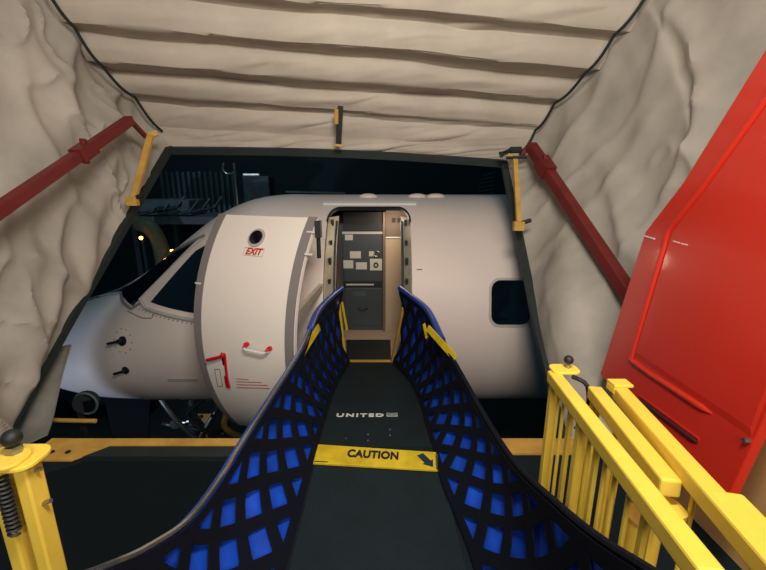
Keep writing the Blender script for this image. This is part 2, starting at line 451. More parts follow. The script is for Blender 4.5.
for p in fm.polygons:
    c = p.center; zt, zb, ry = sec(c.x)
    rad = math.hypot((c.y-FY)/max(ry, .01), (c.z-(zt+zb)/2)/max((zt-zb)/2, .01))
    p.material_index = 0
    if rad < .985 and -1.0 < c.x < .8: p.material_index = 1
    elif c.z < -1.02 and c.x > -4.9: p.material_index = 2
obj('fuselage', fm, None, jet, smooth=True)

def hull_patch(name, poly, m, parent, off=.006, th=.01, label=None, nsub=10):
    """poly of photograph pixels lying on the hull -> curved plate following the hull"""
    W = [on_fus(u, v) for u, v in poly]
    # quad patch subdivided
    bm = B()
    def fn(u, v):
        a = W[0].lerp(W[1], u); b = W[3].lerp(W[2], u); p = a.lerp(b, v)
        return fz(p.x, p.z, off)
    slab(bm, fn, nsub, nsub, -th)
    return obj(name, bm, m, parent, smooth=True, label=label)
# cockpit windows
ws = hull_patch('windshield', [(200, 237), (171, 250), (124, 292), (133, 306)], M['glass'], jet, .008, label='dark front windshield')
sw = hull_patch('side_window', [(205, 246), (196, 251), (151, 302), (206, 315)], M['glass'], jet, .008, label='dark triangular cockpit side window')
def hull_line(px, r, off=0.012, n=12):
    W = [on_fus(u, v) for u, v in px]; out = []
    for a, b in zip(W, W[1:]):
        for k in range(n):
            p = a.lerp(b, k/n); out.append(fz(p.x, p.z, off))
    out.append(fz(W[-1].x, W[-1].z, off))
    return out
obj('window_frame', tube(B(), hull_line([(206, 240), (186, 256), (141, 300), (146, 308), (206, 322)], .02), .022, 8), M['wframe'], sw, smooth=True)
obj('window_frame', tube(B(), hull_line([(205, 236), (170, 249), (122, 293), (132, 309), (140, 304)], .02), .016, 8), M['doorgrey'], ws, smooth=True)
# rivets below side window
for p in hull_line([(140, 309), (206, 326)], .01, .006, 16): obj('rivet', tube(B(), [p, p+Vector((0, -.004, .001))], .008, 8), M['doorgrey'], jet)
obj('panel_line', tube(B(), hull_line([(128, 311), (143, 318), (152, 318), (156, 312)], .01, .004), .006, 6), M['doorgrey'], jet, label='curved seam below the windshield')
# sensors
for (u, v, s, lab) in ((123, 341, 1, 'upper black nose probe'), (126, 370, .8, 'lower black nose probe')):
    p = on_fus(u, v); n = (p-Vector((p.x+.35, FY, -.5))).normalized()
    bm = B(); tube(bm, [p-n*.01, p+n*.015], .055*s, 16); tube(bm, [p, p+n*.07*s], .022*s, 10); bar(bm, p+n*.06*s, p+n*.06*s+Vector((-.13*s, 0, -.03)), .02, .025)
    pr = obj('air_data_probe', bm, M['black'], jet, smooth=True, label=lab)
c0 = on_fus(123, 341)
for k in range(10):
    a = 2*math.pi*k/10; p = fz(c0.x+.13*math.cos(a), c0.z+.13*math.sin(a), .003); obj('rivet', tube(B(), [p, p+Vector((0, -.004, .001))], .008, 8), M['doorgrey'], jet)
hull_patch('static_port', [(168, 378), (198, 378), (198, 381), (168, 381)], M['wframe'], jet, .004, .004)
# cabin window at the right
wc = on_fus(511, 303)
def rr_on_hull(w, h, r, cx_, cz_, off, th, inner=None):
    bm = B(); pts = rrect(w, h, r, 6); n = len(pts)
    if inner:
        ip = rrect(inner[0], inner[1], inner[2], 6)
        o_ = [bm.verts.new(fz(cx_+a, cz_+b, off)) for a, b in pts]; i_ = [bm.verts.new(fz(cx_+a, cz_+b, off)) for a, b in ip]
        ob = [bm.verts.new(fz(cx_+a, cz_+b, off-th)) for a, b in pts]; ib = [bm.verts.new(fz(cx_+a, cz_+b, off-th)) for a, b in ip]
        for k in range(n):
            j = (k+1) % n
            bm.faces.new((o_[k], o_[j], i_[j], i_[k])); bm.faces.new((o_[k], ob[k], ob[j], o_[j])); bm.faces.new((i_[k], i_[j], ib[j], ib[k])); bm.faces.new((ob[k], ib[k], ib[j], ob[j]))
    else:
        for ring, o1 in ((8, off),):
            prev = None
            c = bm.verts.new(fz(cx_, cz_, off))
            rows = []
            for s in range(1, ring+1):
                rows.append([bm.verts.new(fz(cx_+a*s/ring, cz_+b*s/ring, off)) for a, b in pts])
            for k in range(n):
                j = (k+1) % n; bm.faces.new((c, rows[0][k], rows[0][j]))
                for s in range(ring-1): bm.faces.new((rows[s][k], rows[s+1][k], rows[s+1][j], rows[s][j]))
    return bm
cw = obj('cabin_window', rr_on_hull(.42, .46, .10, wc.x, wc.z, .006, .01), M['glass'], jet, smooth=True, label='dark rounded cabin window')
obj('window_frame', rr_on_hull(.47, .51, .12, wc.x, wc.z, .012, .016, (.42, .46, .10)), M['wframe'], cw, smooth=True)
# seal round the doorway, gutter over it
obj('doorway_seal', rr_on_hull(DX1-DX0+.02, DZ1-DZ0+.02, .14, cx, cz, .012, .03, (DX1-DX0-.02, DZ1-DZ0-.02, .12)), M['black'], jet, smooth=True)
def hbar(x0, x1, z, h, off):
    return slab(B(), lambda u, v: fz(x0+(x1-x0)*u, z+h*v, off), 6, 2, -.02)
obj('rain_gutter', hbar(-.72, .40, 1.372, .022, .02), M['white'], jet)
obj('hull_marking', hbar(.36, .42, .72, .008, .003), M['ink'], jet, label='short dark mark beside the doorway')
# antennas on the roof
for u in (368, 418, 437):
    p = on_fus(u, 199); p = Vector((p.x, 5.2, 1.46))
    obj('antenna', sphere(B(), p, .09, (1.3, .6, .45)), M['paint'], jet, smooth=True, label='small domed roof antenna')
# jambs (splayed) with brackets
def jamb(side):
    x0 = DX0 if side < 0 else DX1
    j = obj('door_jamb', slab(B(), lambda u, v: (lambda z: Vector((x0-side*(.004+.09*u), fz(0, z).y+.02+.24*u, z)))(DZ0+.06+(DZ1-DZ0-.16)*v), 3, 20, .012), M['cream'], jet, smooth=True)
    bm = B()
    for k in range(8):
        z = DZ0+.25+k*.195; y = fz(0, z).y
        bm = box(B(), (x0-side*.05-.015, y+.07, z-.03), (x0-side*.05+.015, y+.13, z+.02+.02*(k % 2)))
        obj('latch_bracket', bm, M['black'], j, bevel=.004)
    tube_ = tube(B(), [(x0-side*.09, fz(0, z).y+.2, z) for z in [DZ0+.1+(DZ1-DZ0-.25)*k/12 for k in range(13)]], .014, 8)
    obj('jamb_seal', tube_, M['galley'], j, smooth=True)
jamb(-1); jamb(1)
# interior
obj('cabin_floor', box(B(), (-.9, 4.25, -.495), (.65, 5.72, -.45)), M['beige'], jet)
gal = obj('galley_unit', box(B(), (-.66, 5.5, -.448), (.02, 5.72, 1.1)), M['galley'], jet, bevel=.008)
def gp(u0, v0, u1, v1, m, name, th=.012, Y=5.5, par=None, label=None, bev=.003):
    a = P(u0, v0, Y); b = P(u1, v1, Y)
    return obj(name, box(B(), (min(a.x, b.x), Y-th, min(a.z, b.z)), (max(a.x, b.x), Y-.0005, max(a.z, b.z))), m, par or gal, label=label, bevel=bev)
gp(343, 212, 382, 231, M['galley_d'], 'open_shelf', .01)
gp(342, 231.5, 383, 234, M['wframe'], 'shelf_edge', .02)
gp(343, 236, 382, 281, M['galley'], 'upper_door', .02)
gp(343, 281.5, 382, 287, M['galley_d'], 'counter_gap', .014)
gp(346, 283.5, 374, 285, M['wframe'], 'counter_rail', .03)
lowd = gp(345, 288, 382, 325, M['galley'], 'lower_door', .02)
obj('door_handle', tube(B(), [P(358+k*1.6, 308+2.2*math.sin(math.pi*k/6), 5.46) for k in range(7)], .01, 6), M['black'], gal, label='curved dark handle of the lower galley door')
for (a, b, c, d) in ((345, 234.5, 353, 240), (350, 251, 361, 258), (343.5, 260, 353.5, 268), (356, 262, 367, 269), (370, 258.5, 382, 270), (353, 291, 367, 296), (369, 251, 374, 256)):
    gp(a, b, c, d, M['paper'] if b != 291 else M['equip'], 'placard', .026, bev=0, label='pale placard on the galley door' if b != 291 else 'grey plate on the lower galley door')
obj('ring_latch', tube(B(), [P(377+3*math.cos(t), 254+2.6*math.sin(t), 5.465) for t in [2*math.pi*k/14 for k in range(15)]], .008, 6), M['steel'], gal)
obj('ring_latch', tube(B(), [P(376+2*math.cos(t), 265+2*math.sin(t), 5.465) for t in [2*math.pi*k/14 for k in range(15)]], .01, 6), M['black'], gal)
obj('corner_post', box(B(), (.0, 5.44, -.448), (.035, 5.5, 1.25)), mat('bronze_trim', '#7a6656', .4, metal=.3), jet)
lav = obj('lavatory_wall', box(B(), (.036, 5.46, -.448), (.62, 5.52, .93)), M['beige'], jet)
obj('lavatory_header', box(B(), (.036, 5.40, .93), (.62, 5.52, 1.28)), mat('header_brown', '#6b5646', .5), jet)
obj('wall_rail', box(B(), (.036, 5.42, .905), (.6, 5.46, .925)), M['white'], lav)
for k in range(3): obj('ceiling_switch', box(B(), (.12+k*.07, 5.37, 1.12), (.165+k*.07, 5.4, 1.17)), M['black'], jet)
obj('cabin_side', box(B(), (.40, 4.45, -.448), (.44, 5.4, 1.0)), M['beige'], jet)
# plastic curtain tucked at left inside the doorway
cp_ = [P(331, 232, 4.62), P(336, 250, 4.6), P(341, 272, 4.6), P(344, 290, 4.6)]
bm = slab(B(), lambda u, v: cr(cp_, v)+Vector((-.14*u*(.3+v), .02*math.sin(u*12), -.02*u)), 12, 12, .006)
obj('entry_curtain', bm, M['brown'], jet, smooth=True, label='brown folded curtain inside the doorway')

# open passenger door: exterior side faces the camera
PSI = R(23); DR = 1.7; DWd = 1.07
wdir = Vector((math.cos(PSI), -math.sin(PSI), 0)); ndir = Vector((-math.sin(PSI), -math.cos(PSI), 0))
ZM = .20; ZTOP = 1.34; ZBOT = -.86
def sag(z): return DR-math.sqrt(max(DR*DR-(z-ZM)**2, 0))
dtop = Vector((-.555, 3.42, 0))
def dsurf(u, z, off=0):
    """u 0..1 left->right"""
    s = sag(z)-sag(ZTOP)
    return dtop-wdir*DWd*(1-u)-ndir*s+Vector((0, 0, z))+ndir*off
bm = B()
def dfn(u, v):
    z = ZBOT+(ZTOP-ZBOT)*v
    # bottom corners rounded
    p = dsurf(u, z)
    return p
slab(bm, dfn, 12, 40, -.06)
pd = obj('passenger_door', bm, M['door'], jet, smooth=True, label='open white passenger door, curved, swung out to the left of the doorway', bevel=.012)
def dstrip(u0, u1, off=.004, z0=ZBOT+.003, z1=ZTOP-.003):
    return slab(B(), lambda u, v: dsurf(u0+(u1-u0)*u, z0+(z1-z0)*v, off), 3, 40, .006)
# outward normal check is left to recalc; strips are closed solids
obj('door_border', dstrip(-.005, .075), M['doorgrey'], pd, smooth=True, label='grey border strip along the front edge')
obj('door_border', dstrip(.925, 1.005), M['doorgrey'], pd, smooth=True, label='grey border strip along the hinge edge')
def on_door(u, v, off=0):
    # nearest (uu,z) for a pixel
    best = None
    for i in range(0, 101):
        for j in range(0, 201):
            pass
    return None
def proj(p):
    d = p-CAM; zc_ = d.y*CP-d.z*SP; yc = d.y*SP+d.z*CP
    return 383+FPX*d.x/zc_, 285-FPX*yc/zc_
def dpix(u, v):
    a, z = .5, .3
    for _ in range(25):
        x0, y0 = proj(dsurf(a, z)); e = 1e-3
        xa, ya = proj(dsurf(a+e, z)); xz, yz = proj(dsurf(a, z+e))
        J = Matrix((((xa-x0)/e, (xz-x0)/e), ((ya-y0)/e, (yz-y0)/e)))
        dl = J.inverted() @ Vector((u-x0, v-y0)); a += dl.x*.8; z += dl.y*.8
    return a, z
def dpt(u, v, off=0):
    a, z = dpix(u, v); return dsurf(a, z, off)
def dframe(u, v):
    a, z = dpix(u, v); p = dsurf(a, z); t = (dsurf(a, z+.01)-dsurf(a, z-.01)).normalized()
    return p, wdir.copy(), t, wdir.cross(t)*1
p, xd, yd, nd = dframe(257, 238); nd = -nd if nd.dot(ndir) < 0 else nd
obj('peephole_ring', tube(B(), [p-nd*.01, p+nd*.012], .088, 24), M['wframe'], pd, smooth=True)
obj('peephole', tube(B(), [p, p+nd*.02], .066, 24), M['glass'], pd, smooth=True, label='round dark viewing window')
p, xd, yd, nd = dframe(254, 252); nd = -nd if nd.dot(ndir) < 0 else nd
text('exit_lettering', 'EXIT', .082, p+nd*.007, xd, yd, M['redtxt'], pd, fat=.002, shear=.2, width=.175)
bm = B()
for (a, b) in (((-.105, .036), (.105, .036)), ((-.105, -.036), (.105, -.036)), ((-.105, -.036), (-.105, .036)), ((.105, -.036), (.105, .036))):
    bar(bm, p+xd*a[0]+yd*a[1]+nd*.004, p+xd*b[0]+yd*b[1]+nd*.004, .003, .003)
obj('exit_outline', bm, mat('pale_red', '#d9a79c', .5), pd)
# grab handle
p, xd, yd, nd = dframe(259, 346); nd = -nd if nd.dot(ndir) < 0 else nd
bm = tube(B(), [p-xd*.12+nd*.01, p-xd*.12+nd*.05-yd*.02, p-xd*.09+nd*.06-yd*.03, p+xd*.09+nd*.06-yd*.03, p+xd*.12+nd*.05-yd*.02, p+xd*.12+nd*.01], .012, 8)
obj('grab_handle', bm, M['white'], pd, smooth=True, label='white grab handle with red ends')
for s in (-1, 1):
    bm = B(); tube(bm, [p+xd*.12*s-nd*.005, p+xd*.12*s+nd*.03], .02, 12); tube(bm, [p+xd*.12*s+nd*.03, p+xd*.112*s+nd*.056-yd*.018], .015, 10)
    obj('handle_end', bm, M['redbright'], pd, smooth=True, label='red end of the grab handle')
# lever
bm = B(); a = dpt(223, 353, .003); b = dpt(229, 387, .003)
p, xd, yd, nd = dframe(226, 370); nd = -nd if nd.dot(ndir) < 0 else nd
bar(bm, a, b, .04, .012, nd); obj('lever_slot', bm, M['galley_d'], pd, label='dark vertical slot of the door lever')
bm = B(); bar(bm, dpt(227, 376, .012), dpt(229, 387, .012), .04, .012, nd); bar(bm, dpt(225.5, 354, .012), dpt(228, 378, .012), .02, .014, nd)
tube(bm, [dpt(225, 355, .03), dpt(211, 358, .05)], .015, 10); tube(bm, [dpt(224.5, 354, 0), dpt(224.5, 354, .045)], .014, 10)
obj('door_lever', bm, M['redbright'], pd, smooth=True, label='red T-shaped lever in its slot')
bm = B(); q = [dpt(215, 369, .004), dpt(220, 369, .004), dpt(223, 386, .004), dpt(218, 386, .004)]
for i in range(4): bar(bm, q[i], q[(i+1) % 4], .005, .004, nd)
obj('lever_outline', bm, M['doorgrey'], pd)
bm = B()
for i, (x0, x1) in enumerate(((237, 249), (237, 262), (237, 268), (237, 270))):
    v = 378.5+i*2.9
    bar(bm, dpt(x0, v, .004), dpt(x1, v+.8, .004), .006, .003, nd)
obj('instruction_text', bm, mat('faded_red', '#b8746c', .5), pd, label='four tiny red lines of instruction text, too small to read')
# edge clips
for (u, v) in ((311, 232), (309, 254), (199, 283)):
    q = dpt(u, v, .006); obj('edge_clip', bar(B(), q-wdir*.035, q+wdir*.035, .015, .015), M['white'], pd, label='small white clip on the grey border strip')
q = dsurf(1.0, ZTOP-.05)
bm = B(); box(bm, q+Vector((.0, -.02, -.12)), q+Vector((.05, .06, .02))); tube(bm, [q+Vector((.02, .03, -.3)), q+Vector((.02, .03, -.05))], .018, 8)
obj('hinge_fitting', bm, M['black'], pd)
# hinge arm to the doorway
a = dsurf(.96, .1, -.1); bm = bar(B(), a, Vector((DX0-.02, fz(-.6, .1).y+.06, .1)), .05, .16); bar(bm, a+Vector((0, 0, .45)), Vector((DX0-.02, fz(-.6, .55).y+.06, .55)), .04, .07)
obj('hinge_arm', bm, M['cream'], jet)
# nose gear
ng = obj('nose_gear', tube(B(), [(-2.9, FY, -1.2), (-2.9, FY, -2.72)], .07, 12), M['equip'], jet, smooth=True)
for y in (FY-.2, FY+.2):
    bm = B(); tube(bm, [(-2.9, y-.09, -2.72), (-2.9, y-.07, -2.72), (-2.9, y+.07, -2.72), (-2.9, y+.09, -2.72)], [.2, .28, .28, .2], 24)
    obj('wheel', bm, M['tyre'], ng, smooth=True)
bm = B(); tube(bm, [(-2.9, FY-.28, -2.72), (-2.9, FY+.28, -2.72)], .05, 10); tube(bm, [(-2.9, FY, -2.3), (-2.2, FY, -1.2)], .04, 8); tube(bm, [(-3.1, FY-.1, -1.9), (-2.7, FY-.12, -1.75)], .03, 8)
obj('gear_brace', bm, M['steel'], ng, smooth=True)
bm = B(); prism(bm, [Vector((-3.9, FY-.4, -1.25)), Vector((-3.25, FY-.4, -1.25)), Vector((-3.3, FY-.5, -1.85)), Vector((-3.8, FY-.5, -1.8))], (0, .02, 0))
obj('gear_door', bm, mat('gear_door_dark', '#0a1013', .8, spec=.1), ng)
for (pts_, rad_, mm_) in (([(-3.15, FY-.35, -1.3), (-2.95, FY-.4, -1.6), (-2.75, FY-.35, -1.95)], .035, 'steel'), ([(-2.5, FY-.4, -1.3), (-2.75, FY-.42, -1.55), (-2.45, FY-.4, -1.85), (-2.2, FY-.4, -1.7)], .03, 'rubber'),
                          ([(-3.2, FY-.3, -1.75), (-2.3, FY-.32, -1.9)], .03, 'steel'), ([(-2.05, FY-.4, -1.25), (-2.25, FY-.42, -1.7), (-1.95, FY-.4, -1.95)], .045, 'yellow_d')):
    vp = [Vector(p_) for p_ in pts_]
    obj('gear_link', tube(B(), [cr(vp, i/14) for i in range(15)], rad_, 8), M[mm_], ng, smooth=True)
obj('gear_light', tube(B(), [(-2.98, FY-.3, -1.72), (-2.98, FY-.38, -1.72)], .07, 14), M['steel'], ng, smooth=True)

# ================================================================ GANGWAY RAMP
rp = empty('boarding_ramp', (0, 2.3, 0), 'black gritty boarding ramp sloping down from the platform to the jet doorway', 'ramp')
y0, z0, y1, z1 = 2.2, -.004, 4.35, -.42
def rz(y): return z0+(z1-z0)*(y-y0)/(y1-y0)
bm = B(); prism(bm, [Vector((-.47, y0, z0)), Vector((.42, y0, z0)), Vector((.36, 3.3, rz(3.3))), Vector((.12, y1, z1)), Vector((-.40, y1, z1)), Vector((-.50, 3.3, rz(3.3)))], (0, 0, -.06))
deck = obj('ramp_deck', bm, M['deck'], rp)
# end lip, yellow edged
e0 = P(347, 365, 4.36); e1 = P(391, 365, 4.36)
bm = bar(B(), (e0.x-.0, 4.36, z1+.01), (e1.x, 4.36, z1+.01), .025, .02); obj('end_edge', bm, M['yellow_d'], rp)
bm = prism(B(), [Vector((e0.x, 4.36, z1-.004)), Vector((e1.x, 4.36, z1-.004)), Vector((.10, 5.1, -.438)), Vector((-.50, 5.1, -.438))], (0, 0, -.01)); obj('end_flap', bm, M['black'], rp)
bm = B(); bar(bm, P(346.5, 363, 4.34), P(339, 302, 4.02), .022, .03)
obj('end_stanchion', bm, M['yellow'], rp, label='left yellow stanchion at the doorway end')
bm = B(); bar(bm, P(391.5, 363, 4.34), P(403, 308, 4.02), .022, .03)
obj('end_stanchion', bm, M['yellow_d'], rp, label='right yellow stanchion at the doorway end')
# lettering on ramp
slope = Vector((0, y1-y0, z1-z0)).normalized()
def onramp(u, v, off=.002):
    n = Vector((0, -slope.z, slope.y)); p = PPL(u, v, Vector((0, y0, z0)), n); return p+n*off
c = onramp(360, 415.5)
text('airline_lettering', 'UNITED', .085, c, (1, 0, 0), slope, M['white'], rp, fat=.003, space=1.25, width=(onramp(384, 415).x-onramp(337, 415).x))
c = onramp(392, 415); bm = B(); hw = .042
n = Vector((0, -slope.z, slope.y))
prism(bm, [c+Vector((-hw, 0, 0))-slope*.035, c+Vector((hw, 0, 0))-slope*.035, c+Vector((hw, 0, 0))+slope*.035, c+Vector((-hw, 0, 0))+slope*.035], n*.002)
lg = obj('logo_square', bm, mat('logo_grey', '#cfcfc8', .5), rp, label='small grey globe logo square after the lettering')
bm = B()
for k in range(-2, 3):
    pts = [c+n*.003+Vector((hw*.9*(t*2-1), 0, 0))+slope*(k*.014*(1-.4*(2*t-1)**2)) for t in [i/8 for i in range(9)]]
    tube(bm, pts, .0018, 4)
for k in (-1, 0, 1):
    pts = [c+n*.003+slope*(.032*(t*2-1))+Vector((k*.024*math.cos((2*t-1)*1.2), 0, 0)) for t in [i/8 for i in range(9)]]
    tube(bm, pts, .0018, 4)
obj('globe_lines', bm, M['equip'], lg)
for (u, v) in ((346, 443), (368, 439), (368, 445), (390, 434), (390, 440)):
    p = onramp(u, v-4, 0); obj('deck_screw', tube(B(), [p, p+n*.006], .007, 8), M['steel'], rp)

# caution plate at the hinge
cpz = .02
q = [PZ(317, 444, cpz), PZ(437, 452, cpz), PZ(441, 470, cpz), PZ(307, 462, cpz)]
ct = empty('caution_plate', ((q[0]+q[2])/2)*1-Vector((0, 0, cpz)), 'yellow caution hinge plate lying across the ramp where it meets the platform', 'floor plate')
bm = B(); mid0 = q[3].lerp(q[0], .5); mid1 = q[2].lerp(q[1], .5)
prism(bm, [q[3], q[2], q[1], q[0]], (0, 0, -.016))
obj('plate', bm, M['caution'], ct, bevel=.003)
xd = (q[2]-q[3]).normalized(); yd = Vector((-xd.y, xd.x, 0))
c = PZ(373, 455, cpz)+Vector((0, 0, .0015))
text('caution_lettering', 'CAUTION', .092, c, xd, yd, M['ink'], ct, fat=.0042, space=1.05, width=.31, depth=.001)
a = PZ(420, 454.5, cpz)+Vector((0, 0, .001)); b = PZ(433, 467, cpz)+Vector((0, 0, .001)); d = (b-a).normalized(); s = Vector((-d.y, d.x, 0))
L_ = (b-a).length; bm = B()
prism(bm, [a-s*.022, a+s*.022, a+d*L_*.6+s*.022, a+d*L_*.6+s*.04, b, a+d*L_*.6-s*.04, a+d*L_*.6-s*.022], (0, 0, .001))
obj('arrow_marking', bm, mat('arrow_blue', '#16303f', .5), ct, label='dark blue arrow pointing down to the right')
bm = bar(B(), PZ(438, 455, cpz+.004), PZ(439, 469, cpz+.004), .03, .01); obj('end_clip', bm, M['steel'], ct)
bm = B(); bar(bm, PZ(314, 461.3, cpz+.001), PZ(328, 462, cpz+.001), .006, .002); obj('small_print', bm, M['ink'], ct)

# platform floor mats (left of the ramp)
def zpoly(pix, z): return [PZ(u, v, z) for u, v in pix]
pts = [Vector((-1.75, 2.05, .001)), Vector((-2.3, 1.7, .001)), Vector((-2.3, .3, .001)), Vector((-.8, .3, .001)), Vector((-.8, 2.05, .001))]
tag(obj('floor_mat', prism(B(), pts, (0, 0, .012)), mat('mat_black', '#08141a', .85, spec=.15, var=.2, vscale=5, bump=.3, bscale=160)), 'black rubber floor mat left of the ramp, behind the yellow edge', 'floor mat')
pts = [Vector((-.40, 2.02, .001)), Vector((-.40, .1, .001)), Vector((.38, .1, .001)), Vector((.34, 1.95, .001))]
tag(obj('floor_mat', prism(B(), pts, (0, 0, .008)), M['deck']), 'dark gritty floor mat between the two blue nets, in front of the caution plate', 'floor mat')

# ================================================================ NETS
def make_net(side, top, bot, lab, tabpix, seed):
    root = empty('safety_net', bot[len(bot)//2]*1, lab, 'safety net', None)
    # arc-length tables
    def arc(fn, N=200):
        L = [0]; p = fn(0)
        for i in range(1, N+1): q_ = fn(i/N); L.append(L[-1]+(q_-p).length); p = q_
        return L
    tf = lambda t: cr(top, t); bf = lambda t: cr(bot, t)
    LT = arc(bf)[-1]
    Ltab = arc(bf)
    def byarc(fn, L, s):
        s = s*L[-1]; 
        lo_, hi_ = 0, len(L)-1
        while hi_-lo_ > 1:
            m_ = (lo_+hi_)//2
            if L[m_] <= s: lo_ = m_
            else: hi_ = m_
        f = (s-L[lo_])/max(L[hi_]-L[lo_], 1e-9)
        return fn((lo_+f)/(len(L)-1))
    def S(s, t, off=0):
        b = byarc(bf, Ltab, s); a = byarc(tf, arcT, s)
        p = b.lerp(a, t)
        p = p+Vector((side*.07*math.sin(math.pi*t)*.8, 0, -.015*math.sin(math.pi*t)))
        nn = Vector((-side, 0, .35)).normalized()
        return p+nn*off
    arcT = arc(tf)
    def fab(u, v):
        w = noise.noise(Vector((u*LT*4+seed, v*3, seed)))*.018+.012*math.sin(u*LT*22+v*5)*math.sin(v*9)
        return S(u, v, w-.012)
    fo_ = obj('fabric', slab(B(), fab, 150, 22, .004), M['bluefab'], root, smooth=True)
    # webbing
    bm = B(); H = .62; W = .068; pitch = .265; K = 1.25
    def ribbon(pf, w, n=24):
        prev = None
        for i in range(n+1):
            s, t = pf(i/n)
            if s < 0 or s > 1 or t < -.001 or t > 1.001: prev = None; continue
            s2, t2 = pf(min(i/n+.01, 1.01)); ds = (s2-s)*LT; dt = (t2-t)*H; l = math.hypot(ds, dt) or 1
            nx, ny = -dt/l*w/2/LT, ds/l*w/2/H
            row = []
            for sg in (-1, 1):
                ss = min(max(s+nx*sg, 0), 1); tt = min(max(t+ny*sg, 0), 1)
                row.append(S(ss, tt, .014)); row.append(S(ss, tt, .019))
            row = [bm.verts.new(r) for r in (row[0], row[1], row[3], row[2])]
            if prev:
                for k in range(4): bm.faces.new((prev[k], prev[(k+1) % 4], row[(k+1) % 4], row[k]))
            else: bm.faces.new(row[::-1])
            prev = row
    nb = int(LT/pitch)+8
    for k in range(-8, nb):
        s0 = k*pitch/LT; dS = .6/LT
        ribbon(lambda q, s0=s0: (s0+dS*q, q), W)
        ribbon(lambda q, s0=s0: (s0+dS*(1-q), q), W)
    ribbon(lambda q: (q, .965), .045, 150); ribbon(lambda q: (q, .035), .045, 150)
    obj('webbing', bm, M['webbing'], root)
    # top cord
    tp = [byarc(tf, arcT, i/80) for i in range(81)]
    i1 = int(80*.36)
    obj('top_cord', tube(B(), [p+Vector((0, 0, .012)) for p in tp[i1-1:]], .011, 8), M['chrome'] if side < 0 else M['webbing'], root, smooth=True)
    obj('top_sleeve', tube(B(), [p+Vector((side*.01, 0, -.004)) for p in tp[i1-1:]], .017, 8), M['bluetube'] if side < 0 else M['webbing'], root, smooth=True)
    obj('top_rail', tube(B(), [p+Vector((0, 0, .01)) for p in tp[:i1]], .027, 12), M['bluetube'], root, smooth=True, label='blue padded rail at the doorway end')
    # yellow tag strap
    for (a, b, w_) in tabpix:
        d = (b-a).normalized()
        bm = bar(B(), a, b, w_, .01, (-side, -.6, .3)); obj('yellow_tag', bm, M['caution'], root)
    return root
topL = [P(342, 289, 4.05), P(330, 299, 3.7), P(317, 314, 3.2), P(303, 348, 2.45), P(275, 393, 1.95), P(247, 437, 1.6), P(222, 478, 1.4), P(190, 521, 1.15), P(150, 550, .92), P(110, 570, .76), P(40, 600, .5)]
botL_ = [Vector((-.40, 4.3, -.40)), Vector((-.45, 3.3, -.20)), PZ(317, 440, .02), PZ(303, 490, .02), PZ(284, 560, .02), Vector((-.45, .8, .02)), Vector((-.46, .3, .02))]
topR = [P(400, 289, 4.05), P(412, 298, 3.75), P(428, 312, 3.35), P(443, 343, 2.75), P(463, 380, 2.3), P(488, 425, 1.85), P(515, 466, 1.45), P(560, 510, 1.0), P(600, 543, .78), P(645, 573, .6), P(720, 625, .4)]
botR_ = [Vector((.13, 4.3, -.40)), Vector((.30, 3.3, -.20)), PZ(440, 468, .02), PZ(458, 515, .02), PZ(477, 565, .02), Vector((.42, .8, .02)), Vector((.43, .3, .02))]
make_net(-1, topL, botL_, 'blue vinyl safety net with black diamond webbing along the left side of the ramp',
         [(P(319, 327, 2.95), P(302, 353, 2.42), .05), (P(342, 302, 4.0), P(347, 330, 3.98), .025)], 1.3)
make_net(1, topR, botR_, 'blue vinyl safety net with black diamond webbing along the right side of the ramp',
         [(P(428, 328, 2.95), P(455, 358, 2.5), .05), (P(424, 324, 3.1), P(427, 338, 3.0), .025)], 6.1)

# ================================================================ GATES (right)
def cap_plate(c, w, l, th=.012):
    bm = B(); pts = rrect(w, l, min(w, l)*.35, 5); prism(bm, [Vector((c.x+a, c.y+b, c.z)) for a, b in pts], (0, 0, th)); return bm
def gate(name, lab, A, Bp, zb, posts, bals, rail=.05, group=None):
    root = empty(name, Vector((A.x, A.y, 0)), lab, 'gate', None)
    d = (Bp-A).normalized()
    obj('top_rail', bar(B(), A, Bp, rail, rail), M['yellow'], root, bevel=.006)
    A0 = Vector((A.x, A.y, zb)); B0 = Vector((Bp.x, Bp.y, zb))
    obj('bottom_rail', bar(B(), A0, B0, rail*.8, rail*.8), M['yellow'], root, bevel=.005)
    L_ = (Bp-A).length
    for s in posts:
        p = A+d*s; obj('post', bar(B(), (p.x, p.y, zb if s else .0), (p.x, p.y, p.z-rail/2+.004), rail*.62, rail*.62, (0, 1, 0)), M['yellow'], root, bevel=.004)
    for s, w_ in bals:
        p = A+d*s
        bm = B()
        if w_ < 0: tube(bm, [(p.x, p.y, zb), (p.x, p.y, p.z-rail/2+.004)], -w_, 8)
        else: bar(bm, (p.x, p.y, zb), (p.x, p.y, p.z-rail/2+.004), .012, w_, (0, 1, 0))
        obj('baluster', bm, M['yellow'], root, smooth=w_ < 0)
    return root, d
A = P(553, 376, 1.35); E_ = P(712, 583, .50)
g1, d1 = gate('folding_gate', 'yellow steel railing gate nearest the ramp net, with a black knob on its corner', A, E_, .10,
              [0.022, .305, .82], [(.085, -.006), (.14, -.006), (.21, .018), (.37, -.006), (.42, .014), (.475, -.006), (.53, -.006), (.60, -.006), (.67, .014)], rail=.044)
kp = PZ(567, 370, A.z+.026)
obj('corner_plate', cap_plate(Vector((kp.x-.01, kp.y+.0, A.z+.024)), .10, .075, .01), M['yellow'], g1, bevel=.003)
kc = kp+Vector((.002, 0, .04))
obj('knob', sphere(B(), kc, .017), M['black'], g1, smooth=True, label='black ball knob')
obj('knob_bolt', tube(B(), [(kc.x, kc.y, A.z+.03), (kc.x, kc.y, kc.z)], .007, 8), M['steel'], g1)
